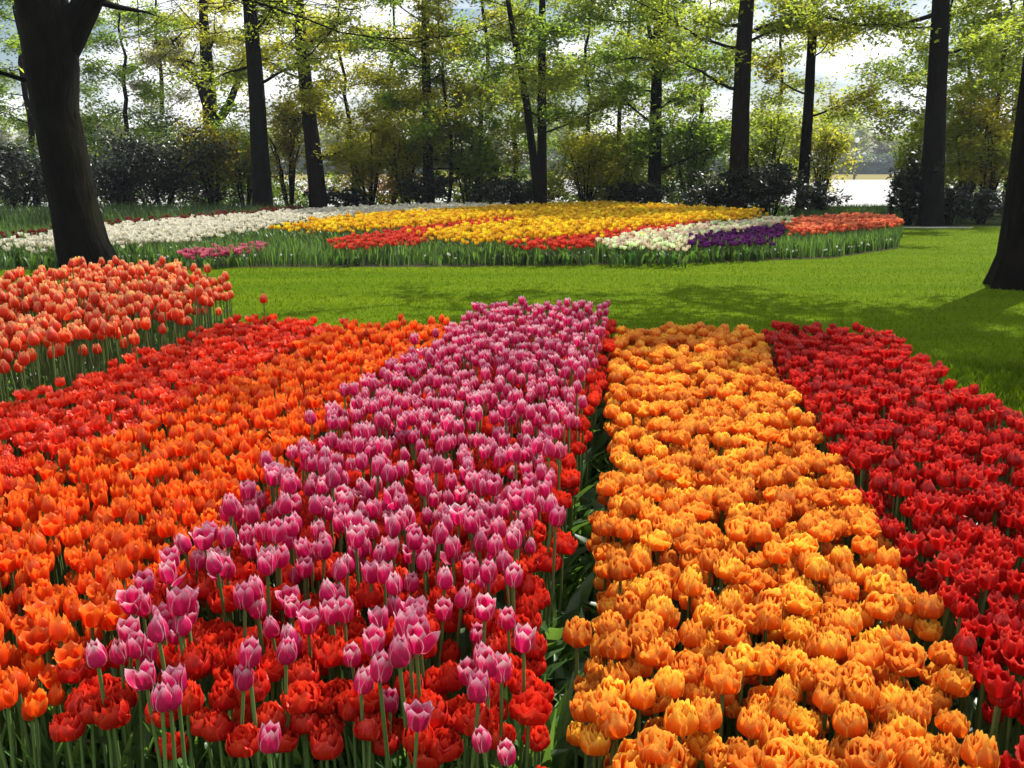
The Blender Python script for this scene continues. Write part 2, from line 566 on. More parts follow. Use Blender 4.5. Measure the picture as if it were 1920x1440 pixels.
HABITS_SINGLE = [
    ('tightly closed', dict(tip=.30, lip=0, droop=None, tilts=-.02)),
    ('egg shaped', dict(tip=.46, lip=0, droop=None, tilts=0)),
    ('parting at its tip', dict(tip=.66, lip=.04, droop=None, tilts=.02)),
    ('half open', dict(tip=.86, lip=.06, droop=None, tilts=.05)),
    ('wide open', dict(tip=1.05, lip=.22, droop=None, tilts=.14)),
    ('one petal flopping outward', dict(tip=.75, lip=.08, droop=2, tilts=.04)),
]
HABITS_DOUBLE = ['full and rounded', 'ruffled cup', 'tightly packed', 'loosely spread', 'broad and flat topped']


def build_kind(key, style, Rr, H, stem_h, mats, habits_w, half=60, point=1.0, ruffle=0.0):
    """Meshes shared by all tulips of a kind."""
    kind = {'key': key, 'stem_h': stem_h, 'variants': [], 'mat': mats[0], 'mat_j': mats[1], 'weights': habits_w}
    if style == 'single':
        specs = [(n, single_flower(Rr, H, seed=hash_(key) + i * 13, half=half, point=point, ruffle=ruffle, **d), single_flower(Rr, H, seed=hash_(key) + i * 13, half=half, point=point, ruffle=ruffle, nu=4, nv=5, **d)) for i, (n, d) in enumerate(HABITS_SINGLE)]
    else:
        dd = lambda i, **k: double_flower(Rr * (1 + .05 * (i - 2)), H * (1 - .05 * (i - 2)), hash_(key) + i * 5, .92 + .075 * i, **k)
        specs = [(n, dd(i), dd(i, nu=4, nv=5)) for i, n in enumerate(HABITS_DOUBLE)]
    for n, (arrs, placed), (arrs_lo, placed_lo) in specs:
        pm = []
        for a in arrs:
            g = Geo(); g.add(*a)
            pm.append(g.mesh('petal', [mats[0]], use_tint=False))
        g = Geo()
        for (i, az, tl) in placed:
            v, f, uv = arrs[i]
            g.add(rotz(roty(v, tl), az), f, uv)
        gl = Geo()
        for (i, az, tl) in placed_lo:
            v, f, uv = arrs_lo[i]
            gl.add(rotz(roty(v, tl), az), f, uv)
        kind['variants'].append({'habit': n, 'petals': pm, 'placed': placed, 'bloom': g.mesh('bloom', [mats[0]], use_tint=False), 'arr': gl.arrays()})
    kind['stems'] = []
    for i in range(4):
        v, f, uv, top = stem_arr(stem_h, hash_(key) + 60 + i)
        g = Geo(); g.add(v, f, uv)
        kind['stems'].append((g.mesh('stem', [M['stem']], use_tint=False), (v, f, uv), top))
    return kind


def hash_(s):
    return sum((i + 1) * ord(c) for i, c in enumerate(s)) % 9973


LEAVES = []
for i in range(6):
    a = leaf_arr(0.17 + .028 * i, .021 + .0035 * (i % 4), .45 + .22 * i, i)
    g = Geo(); g.add(*a)
    LEAVES.append((g.mesh('leaf', [M['leaf']], use_tint=False), a))


def pm(name, *a, **k):
    return petal_mat(name + '_petal', *a, **k), petal_mat(name + '_petal_mass', *a, joined=True, **k)


KIND = {}
KIND['pink'] = build_kind('pink', 'single', .0178, .054, .52, pm('pink', (.60, .20, .20), (.66, .012, .125), (1.0, .74, .79), edge_start=.63, base_end=.12, streak=.40, streak_col=(.38, .006, .10), trans=.38, rough=.38), (.14, .26, .30, .2, .06, .04))
KIND['orange'] = build_kind('orange', 'single', .0175, .049, .43, pm('orange', (.80, .32, .03), (.86, .068, .005), (.98, .27, .03), edge_start=.48, base_end=.3, streak=.45, streak_col=(.70, .05, .008), trans=.45, rough=.4), (.04, .18, .30, .32, .12, .04), half=62, point=.4, ruffle=.09)
KIND['scarlet'] = build_kind('scarlet', 'single', .0195, .041, .42, pm('scarlet', (.5, .12, .02), (.78, .032, .010), (.97, .13, .045), edge_start=.62, base_end=.2, streak=.35, streak_col=(.42, .01, .008), trans=.4, rough=.36, spec=.5), (.02, .10, .16, .34, .32, .06), half=56, point=.4, ruffle=.19)
KIND['crimson'] = build_kind('crimson', 'single', .0195, .045, .41, pm('crimson', (.25, .02, .01), (.50, .006, .005), (.88, .07, .045), edge_start=.72, base_end=.2, streak=.4, streak_col=(.27, .004, .012), trans=.42, rough=.34, spec=.45), (.03, .12, .18, .32, .28, .07), half=58, point=.35, ruffle=.19)  # lighter petal rim also stands in for glints
KIND['salmon'] = build_kind('salmon', 'single', .0245, .067, .61, pm('salmon', (.70, .10, .02), (.84, .055, .008), (1.0, .62, .24), edge_start=.62, base_end=.15, streak=.35, streak_col=(.62, .04, .012), trans=.4, rough=.4), (.22, .46, .22, .08, 0, .02), half=64, point=.25)
KIND['red'] = build_kind('red', 'double', .0300, .049, .41, pm('double_red', (.35, .03, .01), (.66, .008, .006), (.92, .07, .025), edge_start=.58, base_end=.2, streak=.45, streak_col=(.30, .005, .005), trans=.38, rough=.38, spec=.45), (.25, .25, .2, .2, .1))
KIND['gold'] = build_kind('gold', 'double', .0282, .047, .38, pm('golden_orange', (.84, .30, .012), (.88, .175, .005), (1.0, .60, .075), edge_start=.52, base_end=.3, streak=.7, streak_col=(.70, .06, .008), trans=.45, rough=.42), (.24, .24, .18, .2, .14))

TULIP = {   # name, words, category, edges (one side, other side), strip
    'pink': ('pink_tulip', 'white edged pink tulip', 'next to the orange tulips', 'next to the soil gap', 'pink tulips standing above the red doubles'),
    'orange': ('orange_tulip', 'orange tulip', 'next to the scarlet tulips', 'next to the pink tulips', 'orange tulips between the scarlet and the pink'),
    'scarlet': ('scarlet_tulip', 'scarlet tulip', 'next to the tall salmon tulips', 'next to the orange tulips', 'scarlet tulips beside the tall salmon ones'),
    'crimson': ('crimson_tulip', 'glossy crimson tulip', 'next to the golden doubles', 'next to the long grass', 'crimson tulips beside the lawn'),
    'salmon': ('salmon_tulip', 'tall salmon tulip', 'towards the dark leaning trunk', 'towards the lawn', 'tall salmon tulips before the dark trunk'),
    'red': ('double_red_tulip', 'double red tulip', 'beside the orange tulips', 'at the soil gap', 'double red tulips growing under the pink ones'),
    'gold': ('double_orange_tulip', 'double golden orange tulip', 'beside the soil gap', 'beside the crimson tulips', 'double golden orange tulips in the broad strip'),
}
NEARER = {'pink': ('nearer the orange', 'nearer the gap'), 'orange': ('nearer the scarlet', 'nearer the pink'), 'scarlet': ('nearer the salmon', 'nearer the orange'),
          'crimson': ('nearer the gold', 'nearer the grass'), 'salmon': ('nearer the trunk', 'nearer the lawn'), 'red': ('nearer the orange', 'nearer the gap'), 'gold': ('nearer the gap', 'nearer the crimson')}
MASS_NAME = {'pink': 'pink_tulip_mass', 'orange': 'orange_tulip_mass', 'scarlet': 'scarlet_tulip_mass', 'crimson': 'crimson_tulip_mass',
             'salmon': 'salmon_tulip_mass', 'red': 'double_red_tulip_mass', 'gold': 'double_orange_tulip_mass'}
TINTS = [('deep ', (.84, .70, .80)), ('', (1, 1, 1)), ('', (.95, .88, .95)), ('pale ', (1.05, 1.32, 1.2))]
NEAR_PETALS = 2.9


def place_tulip(kind, x, y, s, rz, tilt, var, tint, leaves, split, label, name, cat, group, zrot=None, petal_tint=True):
    root = empty(name, (x, y, 0.004))
    root.rotation_euler = (tilt[0], tilt[1], rz)
    root.scale = (s, s, s)
    tag(root, label, cat, group)
    sm, _, top = kind['stems'][int(rng.integers(4))]
    st = link('stem', sm, root)
    g = rng.uniform(.8, 1.2)
    st.color = (g, g, g, 1)
    V = kind['variants'][var]
    nod = rng.normal(0, .10, 2)
    c4 = (*tint, 1)
    if split:
        # petals stand round the stem's top; the head nods a little
        from mathutils import Matrix
        head = Matrix.Translation(top) @ Matrix.Rotation(nod[0], 4, 'X') @ Matrix.Rotation(nod[1], 4, 'Y')
        for (i, az, tl) in V['placed']:
            p = link('petal', V['petals'][i], root)
            p.matrix_local = head @ Matrix.Rotation(az, 4, 'Z') @ Matrix.Rotation(tl, 4, 'Y')
            k = rng.uniform(.92, 1.06)
            p.color = (c4[0] * k, c4[1] * k, c4[2] * k, 1)
    else:
        b = link('bloom', V['bloom'], root)
        b.location = top
        b.rotation_euler = (nod[0], nod[1], 0)
        b.color = c4
    for j in range(leaves):
        lm, _ = LEAVES[int(rng.integers(len(LEAVES)))]
        l = link('leaf', lm, root)
        l.rotation_euler = (0, 0, rz + j * 2.4 + rng.uniform(-.6, .6))
        ls = rng.uniform(.8, 1.2) * kind['stem_h'] / .42
        l.scale = (1, 1, ls) if kind['key'] in ('salmon', 'pink') else (ls, ls, ls)
        g = rng.uniform(.75, 1.25)
        l.color = (g, g * rng.uniform(.95, 1.1), g, 1)
    return root


def mass_add(g, kind, x, y, s, rz, var, tint, leaves):
    sm, (v, f, uv), top = kind['stems'][int(rng.integers(4))]
    gt = rng.uniform(.8, 1.2)
    o = np.array([x, y, .004])
    g.add(rotz(v * s, rz) + o, f, uv, (gt, gt, gt), 1)
    v, f, uv, _, _ = kind['variants'][var]['arr']
    v = roty(v, rng.normal(0, .1)) + top
    g.add(rotz(v * s, rz) + o, f, uv, tint, 0)
    for j in range(leaves):
        v, f, uv = LEAVES[int(rng.integers(len(LEAVES)))][1]
        ls = s * rng.uniform(.85, 1.3) * kind['stem_h'] / .42
        gt = rng.uniform(.75, 1.25)
        g.add(rotz(v * ls, rng.uniform(0, 6.28)) + o, f, uv, (gt, gt * 1.03, gt), 2)


def visible_px(x, y, z):
    d = y * math.cos(PITCH) + (CAM_H - z) * math.sin(PITCH)
    if d < .3: return None
    px = 960 + F * x / d
    py = 720 - F * ((z - CAM_H) * math.cos(PITCH) + y * math.sin(PITCH)) / d
    return px, py, d


def plant_bed(key, spacing, height_var=.05, max_things=300, keep=None):
    kind = KIND[key]
    name, words_, e0, e1, group = TULIP[key]
    pts = plant_points(BED[key], spacing)
    z = kind['stem_h'] + .03
    rows = []
    for x, y in pts:
        if keep and rng.random() > keep(x, y): continue
        q = visible_px(x, y, z)
        if q is None: continue
        inside = -70 < q[0] < 1990 and q[1] < 1510
        if not (-500 < q[0] < 2420): continue
        rows.append((x, y, q[2] if inside else 99 + q[2], inside))
    rows.sort(key=lambda r: r[2])
    n0, n1 = NEARER[key]
    ys = np.array([r[1] for r in rows]); xs = np.array([r[0] for r in rows])
    dmin, dmax = min(r[2] for r in rows), max(r[2] for r in rows if r[3])
    g = Geo(); n_mass = 0
    for i, (x, y, d, inside) in enumerate(rows):
        s = float(np.clip(rng.normal(1, height_var), .84, 1.16))
        var = int(rng.choice(len(kind['variants']), p=np.array(kind['weights']) / sum(kind['weights'])))
        ti = int(rng.choice(4, p=[.2, .32, .28, .2]))
        tint = tuple(np.array(TINTS[ti][1]) * rng.uniform(.95, 1.05))
        rz = rng.uniform(0, 6.28)
        if inside and i < max_things:
            near = np.abs(ys - y) < .25
            lo, hi = xs[near].min(), xs[near].max()
            t = (x - lo) / (hi - lo + 1e-6)
            edge = e0 if t < .12 else e1 if t > .88 else n0 if t < .36 else n1 if t > .64 else 'mid strip'
            u = (d - dmin) / (dmax - dmin + 1e-6)
            zone = 'front rows' if u < .1 else 'near rows' if u < .25 else 'inner rows' if u < .42 else 'halfway back' if u < .6 else 'far rows' if u < .8 else 'last rows'
            label = f'{TINTS[ti][0]}{words_}, {kind["variants"][var]["habit"]}, {zone} {edge}'
            big = 'tall ' if s > 1.05 else 'short ' if s < .95 else ''
            if len(label.split()) < 16: label = big + label
            place_tulip(kind, x, y, s, rz, rng.normal(0, .045, 2), var, tint, 3 if d < 2.6 else 2, d < NEAR_PETALS, label, name, 'tulip', group)
        else:
            mass_add(g, kind, x, y, s, rz, var, tint, 1)
            n_mass += 1
    if n_mass:
        me = g.mesh(MASS_NAME[key], [kind['mat_j'], M['stem_j'], M['leaf_j']])
        o = link(MASS_NAME[key], me)
        tag(o, f'further {words_}s crowded together behind the nearer ones', None, None, 'stuff')
    print(key, len(rows), 'mass', n_mass)


plant_bed('gold', .048, .11)
plant_bed('crimson', .045, .11)
plant_bed('scarlet', .045, .08)
plant_bed('orange', .041, .08)
plant_bed('red', .063, .08)
plant_bed('pink', .061, .06, keep=lambda x, y: float(np.clip((y - 1.15) / 1.1, .30, .95)))
plant_bed('salmon', .082, .06)

# the one salmon tulip that stands apart over the scarlet strip's end
x, y, _ = pix(492, 558, .65)
place_tulip(KIND['salmon'], x, y, 1.0, .3, (0, 0), 1, (.95, .75, .7), 2, False, 'lone salmon tulip standing apart before the lawn, behind the scarlet strip', 'salmon_tulip', 'tulip', None)

# ------------------------------------------------------------------ low leaves, grass, fallen petals
def blades(name, pts, L, W, mat, label, lean=.35, tint_rng=(.7, 1.3)):
    n = len(pts)
    az = rng.uniform(0, 6.28, n)
    L = L * rng.uniform(.55, 1.25, n)
    ln = lean * rng.uniform(.1, 1.6, n)
    d = np.stack([np.cos(az), np.sin(az), np.zeros(n)], 1)
    sd = np.stack([-np.sin(az), np.cos(az), np.zeros(n)], 1) * (W * rng.uniform(.7, 1.3, n))[:, None]
    up = np.array([0, 0, 1.0])
    b = np.concatenate([pts, np.zeros((n, 1))], 1) if pts.shape[1] == 2 else pts
    mid = b + up * (L * .6)[:, None] + d * (L * ln * .3)[:, None]
    top = b + up * (L * .95)[:, None] + d * (L * ln)[:, None]
    v = np.stack([b - sd * .7, b + sd * .7, mid - sd, mid + sd, top - sd * .12, top + sd * .12], 1).reshape(-1, 3)
    i = np.arange(n)[:, None] * 6
    f = np.concatenate([i + np.array([0, 1, 3, 2]), i + np.array([2, 3, 5, 4])], 0)
    t = np.repeat(rng.uniform(*tint_rng, n), 6)[:, None] * np.array([1, 1, 1])
    g = Geo(); g.add(v, f, None, t)
    o = link(name, g.mesh(name, [mat]))
    return tag(o, label, None, None, 'stuff')


# mown lawn blades, denser near the beds
P = []
while sum(len(p) for p in P) < 120000:
    yy = 5.5 + 18.5 * rng.random(40000) ** 1.6
    xx = rng.uniform(-1, 1, 40000) * (yy * .62 + .6)
    p = np.stack([xx, yy], 1)
    p = p[~in_poly(p, island_soil) & ~in_poly(p, bed_soil)]
    P.append(p)
blades('lawn_grass', np.concatenate(P)[:120000], .024, .0035, M['grass'], 'short mown grass of the sunlit lawn')
# longer grass along the crimson strip and before the salmon tulips
p1 = np.array(outline(0, (1640, 700), (1760, 690), (1930, 700), (2100, 760), (2150, 960), (1940, 840)))
q = rng.uniform(p1.min(0), p1.max(0), (26000, 2))
q = q[in_poly(q, p1)][:9000]
blades('long_grass', q, .10, .005, M['grass'], 'longer tufted grass beside the crimson tulips', .5, (.5, 1.15))
q = plant_points(BED['salmon'], .05)
blades('tulip_leaves', q, .34, .011, M['leaf_j'], 'upright green tulip leaves under the tall salmon tulips', .3, (.8, 1.9))
# leaves crowding the front of the bed and the gaps
ft = np.array(outline(.12, (-200, 1570), (1060, 1570), (1050, 1440), (-200, 1420)))
q = rng.uniform(ft.min(0), ft.max(0), (1300, 2))
blades('front_leaves', q[in_poly(q, ft)], .33, .013, M['leaf_j'], 'broad upright tulip leaves along the front of the bed', .3, (.9, 2.3))  # tint raised so these blades look sunlit

GAP = [(1075, 1500), (1070, 1440), (1062, 1300), (1060, 1200), (1080, 1100), (1085, 1000), (1090, 920), (1115, 850), (1120, 770)]
PETAL_CHIPS = []
for i in range(4):
    g = Geo()
    v, f, uv = petal_arr(.02 + .004 * i, .045, .9, 40, nu=4, nv=5, point=.5, curl=.1, ruffle=.2, seed=400 + i)
    v = roty(v - np.array([.015, 0, 0]), R(78))
    v[:, 2] -= v[:, 2].min()
    g.add(v, f, uv)
    PETAL_CHIPS.append(g)
chip_meshes = {}
for nm, mats in (('pale pink', KIND['pink']), ('red', KIND['red']), ('orange', KIND['gold'])):
    chip_meshes[nm] = [g.mesh('fallen_petal', [mats['mat']], use_tint=False) for g in PETAL_CHIPS]
for i in range(90):
    k = rng.uniform(0, len(GAP) - 1.001)
    a, b = GAP[int(k)], GAP[int(k) + 1]
    tt = k - int(k)
    gx, gy, _ = pix(a[0] * (1 - tt) + b[0] * tt, a[1] * (1 - tt) + b[1] * tt, .1)
    nm = ('pale pink', 'red', 'orange')[int(rng.choice(3, p=[.45, .25, .3]))]
    o = link('fallen_petal', chip_meshes[nm][int(rng.integers(4))])
    o.location = (gx + rng.normal(0, .07), gy + .06, .006 + rng.uniform(0, .03))
    o.rotation_euler = (rng.normal(0, .3), rng.normal(0, .3), rng.uniform(0, 6.28))
    o.scale = (1, 1, 1)
    o.color = (1.1, 1.2, 1.2, 1) if nm == 'pale pink' else (1, 1, 1, 1)
    zone = 'close to the camera end' if gy < 2.1 else 'midway along' if gy < 3.2 else 'towards the lawn end'
    tag(o, f'{nm} fallen petal lying on the soil gap, {zone}', 'petal', f'{nm} petals fallen on the soil gap')
# floppy leaves in the gap
for i in range(170):
    k = rng.uniform(0, len(GAP) - 1.001)
    a, b = GAP[int(k)], GAP[int(k) + 1]
    tt = k - int(k)
    gx, gy, _ = pix(a[0] * (1 - tt) + b[0] * tt, a[1] * (1 - tt) + b[1] * tt, .12)
    if i == 0: gl = Geo()
    v, f, uv = leaf_arr(rng.uniform(.18, .32), rng.uniform(.018, .032), rng.uniform(1.1, 2.0), 900 + i)
    gt = rng.uniform(1.1, 2.6)  # brighter tint paints sunlight onto leaves in the shaded gap
    v = roty(v, R(rng.uniform(-6, 26)))
    gl.add(rotz(v, rng.choice([0, 3.14]) + rng.normal(0, .7)) + np.array([gx + rng.normal(0, .04), gy + .05, .004]), f, uv, (gt, gt, gt * .9))
o = link('gap_leaves', gl.mesh('gap_leaves', [M['leaf_j']]))
tag(o, 'flopped green tulip leaves covering the soil gap', None, None, 'stuff')

# ------------------------------------------------------------------ island bed of many colours
ZI = .42
ISLAND = {
    'white': ('white_flower', 'white flower', (.82, .77, .58), (.86, .83, .72), .050, .31, [[(30, 448), (200, 424), (400, 408), (600, 393), (800, 384), (940, 383), (930, 390), (720, 401), (540, 416), (440, 432), (330, 450), (200, 458), (40, 468)]], 'of the white band'),
    'yellow': ('yellow_flower', 'golden yellow flower', (.84, .47, .008), (.93, .66, .03), .050, .34, [[(510, 428), (700, 402), (930, 388), (1130, 380), (1250, 385), (1415, 396), (1405, 408), (1300, 414), (1180, 424), (1110, 437), (1000, 444), (900, 452), (830, 446), (800, 436), (1000, 411), (960, 404), (760, 424), (640, 430)]], 'of the golden band'),
    'red': ('red_tulip', 'red tulip', (.62, .03, .015), (.82, .10, .05), .050, .27, [[(625, 452), (780, 427), (960, 405), (1000, 410), (810, 440), (790, 456), (640, 463)], [(955, 455), (1110, 438), (1180, 425), (1320, 414), (1330, 419), (1150, 447), (1110, 462), (980, 464)]], 'of the red wedges'),
    'cream': ('cream_flower', 'cream flower', (.78, .70, .42), (.82, .78, .58), .050, .27, [[(1120, 453), (1200, 436), (1330, 420), (1470, 408), (1500, 413), (1400, 430), (1300, 445), (1280, 466), (1150, 463)]], 'of the cream band'),
    'purple': ('purple_flower', 'dark purple flower', (.075, .006, .085), (.13, .014, .14), .048, .26, [[(1283, 462), (1300, 445), (1400, 431), (1480, 422), (1470, 438), (1440, 455)]], 'of the purple wedge'),
    'coral': ('coral_tulip', 'coral orange tulip', (.74, .10, .03), (.90, .30, .14), .052, .31, [[(1475, 425), (1500, 410), (1620, 403), (1682, 408), (1684, 420), (1640, 425), (1490, 437)]], 'of the coral end'),
    'maroon': ('dark_red_tulip', 'dark red tulip', (.17, .02, .012), (.26, .035, .02), .044, .33, [[(0, 440), (200, 416), (400, 400), (560, 389), (560, 393), (400, 407), (200, 423), (0, 447)]], 'of the dark row'),
    'rose': ('rose_tulip', 'rose pink tulip', (.52, .04, .12), (.76, .22, .30), .050, .19, [[(345, 472), (490, 455), (495, 466), (430, 476), (350, 482)]], 'of the rose patch'),
}


def flower_arr(Rr, H, h, seed, style):
    """A whole small flower: petals, stem, two leaves."""
    g = Geo()
    q = np.random.default_rng(seed)
    for k in range(6):
        a = petal_arr(Rr * .5 * (1.05 if k % 2 else .95), H, (.55, .85, 1.05)[seed % 3], 60, nu=3, nv=4, point=.6, ruffle=.1, seed=seed + k)
        v = roty(a[0], q.uniform(-.05, .2))
        g.add(rotz(v, k * math.pi / 3) + np.array([0, 0, h]), a[1], a[2], None, 0)
    v, f, uv = tube([(0, 0, 0), (.004, 0, h * .5), (0, 0, h + .004)], [.005, .005, .004], 4)
    g.add(v, f, uv, (1, 1, 1), 1)
    for k in range(2):
        v, f, uv = leaf_arr(h * q.uniform(.7, 1.0), .02, q.uniform(.3, 1.1), seed + 5 + k)
        g.add(rotz(v, q.uniform(0, 6.28)), f, uv, (1.1, 1.1, 1.0), 2)
    return g


for key, (name, words_, c1, c2, size, h, polys, where) in ISLAND.items():
    a, b = pm('island_' + key, c1, c1, c2, edge_start=.4, base_end=.2, streak=.3, trans=.4)
    vars_ = [flower_arr(size * 1.25, size * 1.35, h, i, key) for i in range(3)]
    meshes = [v.mesh(name, [a, M['stem'], M['leaf']], use_tint=False) for v in vars_]
    arrs = [v.arrays() for v in vars_]
    pts = np.concatenate([plant_points([pix(x, y, h + .03)[:2] for x, y in pl], 0.2 if key == 'maroon' else .115 if key in ('purple', 'coral', 'rose') else .118) for pl in polys])
    pts = pts + rng.normal(0, 1, pts.shape) * ((.22, .22) if key in ('white', 'yellow') else (.07, .07))
    pts = pts[np.argsort(pts[:, 1])]
    g = Geo(); n = 0
    ymin, ymax = pts[:, 1].min(), pts[:, 1].max()
    for i, (x, y) in enumerate(pts):
        s = rng.uniform(.85, 1.15)
        ti = int(rng.integers(4))
        tint = np.array(TINTS[ti][1]) if key != 'white' else np.full(3, rng.uniform(.85, 1.05))
        k = int(rng.integers(3))
        rz = rng.uniform(0, 6.28)
        if i < 300 and -60 < visible_px(x, y, h)[0] < 1980:
            o = link(name, meshes[k])
            o.location = (x, y, .004)
            o.rotation_euler = (rng.normal(0, .06), rng.normal(0, .06), rz)
            o.scale = (s, s, s)
            o.color = (*tint, 1)
            u = (y - ymin) / (ymax - ymin + 1e-6)
            zone = 'front' if u < .25 else 'middle' if u < .6 else 'back'
            ad = ('closed', 'half open', 'open')[k]
            tint_w = TINTS[ti][0] if key != 'white' else ''
            tint_w += 'tall ' if s > 1.08 else 'short ' if s < .92 else ''
            vx = visible_px(x, y, h)[0]
            bl = next(w for lim, w in ((110, 'before dark shrubs'), (260, 'by massive trunk'), (420, 'before rhododendron'), (540, 'below straight trunk'), (700, 'below ivy clad trunk'), (900, 'below slim trunk'), (1110, 'below twin trunk'),
                      (1300, 'below green wrapped trunk'), (1450, 'below thick smooth trunk'), (1590, 'below slender trunk'), (9999, 'near thick dark trunk')) if vx < lim)
            tag(o, f'{tint_w}{words_}, {ad}, {zone} {where}, {bl}', 'flower' if 'flower' in name else 'tulip', f'{words_}s {where}')
        else:
            v, f, uv, t, m = arrs[k]
            g.add(rotz(v * s, rz) + np.array([x, y, .004]), f, uv, np.where((m[0] == 0), 1, 1) * tint, m)
            n += 1
    if n:
        me = g.mesh(name + '_mass', [b, M['stem_j'], M['leaf_j']])
        o = link(name + '_mass', me)
        tag(o, f'further {words_}s crowded {where}', None, None, 'stuff')
    print(key, len(pts), n)

# leaves filling the island bed, thick along its front
ip = np.array(island_soil)
q = rng.uniform(ip.min(0), ip.max(0), (90000, 2))
q = q[in_poly(q, ip)]
q = q[rng.random(len(q)) < np.clip(1.5 - (q[:, 1] - 13) / 9, .18, 1)]
q = q[np.abs(q[:, 0]) < q[:, 1] * .62 + .5][:26000]
blades('island_leaves', q, .27, .009, M['leaf_j'], 'dense green leaves of the flower island', .25, (.45, 1.25))
fe = []
edge_px = [(-60, 500), (350, 499), (900, 497), (1280, 491), (1560, 481), (1685, 463)]
for i in range(5200):
    k = rng.uniform(0, 4.999)
    a, b = edge_px[int(k)], edge_px[int(k) + 1]
    tt = k - int(k)
    x, y, _ = pix(a[0] * (1 - tt) + b[0] * tt, a[1] * (1 - tt) + b[1] * tt, 0)
    fe.append((x, y + abs(rng.normal(0, .45))))
blades('edge_leaves', np.array(fe), .31, .010, M['leaf_j'], 'upright green leaves along the front of the flower island', .25, (.5, 1.5))
# dark green leafy strip behind the white band
st = np.array([(-17, 20.5), (-6.5, 23.5), (-6.5, 30), (-19, 29)])
q = rng.uniform(st.min(0), st.max(0), (16000, 2))
blades('leafy_strip', q[in_poly(q, st)], .42, .012, M['leaf_j'], 'dark green leaves without flowers behind the white band', .3, (.35, .9))
st = np.array([(8.3, 25.5), (12.3, 25.5), (12.3, 31), (8.3, 31)])
q = rng.uniform(st.min(0), st.max(0), (6000, 2))
blades('rough_grass', q, .32, .012, M['leaf_j'], 'green tufts in the opening before the white field', .4, (.5, 1.4))

# ------------------------------------------------------------------ trees and bushes
def leaf_cloud(g, pos, size, flat=.5, tint=(.8, 1.5), mi=0):
    n = len(pos)
    nrm = rng.normal(0, 1, (n, 3))
    nrm[:, 2] = np.abs(nrm[:, 2]) + flat * 2
    nrm /= np.linalg.norm(nrm, axis=1)[:, None]
    a = np.cross(nrm, rng.normal(0, 1, (n, 3)))
    a /= np.linalg.norm(a, axis=1)[:, None] + 1e-9
    b = np.cross(nrm, a)
    s = (size * rng.uniform(.55, 1.35, n))[:, None]
    v = np.stack([pos - a * s, pos + b * s * .45 + nrm * s * .12, pos + a * s, pos - b * s * .45 + nrm * s * .12], 1).reshape(-1, 3)
    f = np.arange(n * 4).reshape(-1, 4)
    t = rng.uniform(*tint, n)
    w = rng.uniform(-.12, .12, n)
    tt = np.stack([t * (1 + w), t, t * (1 - w)], 1)
    g.add(v, f, None, np.repeat(tt, 4, 0), mi)


def wander(start, d, length, seg, wob, lift, q):
    pts = [np.array(start, float)]
    d = np.array(d, float)
    for i in range(seg):
        d = d + q.normal(0, wob, 3) + np.array([0, 0, lift])
        d /= np.linalg.norm(d)
        pts.append(pts[-1] + d * length / seg)
    return np.array(pts)


def make_limb(start, d, length, rad, q, subs=8, sub_len=.45, leaves=6, lift=.02, droop=-.03, spread=.12, twig=True):
    """One limb with its branchlets and twigs; returns wood Geo and leaf positions."""
    g = Geo()
    main = wander(start, d, length, 8, .13, lift, q)
    g.add(*tube(main, np.linspace(rad, rad * .18, len(main)), 6))
    L = []
    for k in range(subs):
        t = q.uniform(.22, 1.0) * (len(main) - 1)
        i = min(int(t), len(main) - 2)
        p = main[i] * (1 - t + i) + main[i + 1] * (t - i)
        dd = main[i + 1] - main[i]
        dd = dd / np.linalg.norm(dd)
        side = np.cross(dd, (0, 0, 1)); side /= np.linalg.norm(side) + 1e-9
        bd = dd * q.uniform(.2, .8) + side * q.choice([-1, 1]) * q.uniform(.5, 1) + np.array([0, 0, q.uniform(-.15, .3)])
        bl = length * sub_len * q.uniform(.5, 1.1)
        br = wander(p, bd / np.linalg.norm(bd), bl, 5, .16, droop, q)
        g.add(*tube(br, np.linspace(max(rad * .3, .009), .004, len(br)), 4))
        if twig:
            for j in range(5):
                ii = int(q.integers(1, len(br)))
                td = q.normal(0, 1, 3) * np.array([1, 1, .35])
                tw = wander(br[ii], td / np.linalg.norm(td), bl * q.uniform(.2, .5), 3, .2, droop, q)
                g.add(*tube(tw, np.linspace(.006, .003, len(tw)), 3))
                for m in range(leaves):
                    tt = q.uniform(0, 1) * (len(tw) - 1.001)
                    i2 = int(tt)
                    L.append(tw[i2] * (1 - tt + i2) + tw[i2 + 1] * (tt - i2) + q.normal(0, spread, 3) * np.array([1, 1, .45]))
        for m in range(leaves * 2):
            tt = q.uniform(.2, 1) * (len(br) - 1.001)
            i2 = int(tt)
            L.append(br[i2] * (1 - tt + i2) + br[i2 + 1] * (tt - i2) + q.normal(0, spread, 3) * np.array([1, 1, .45]))
    return g, np.array(L) if L else np.zeros((0, 3))


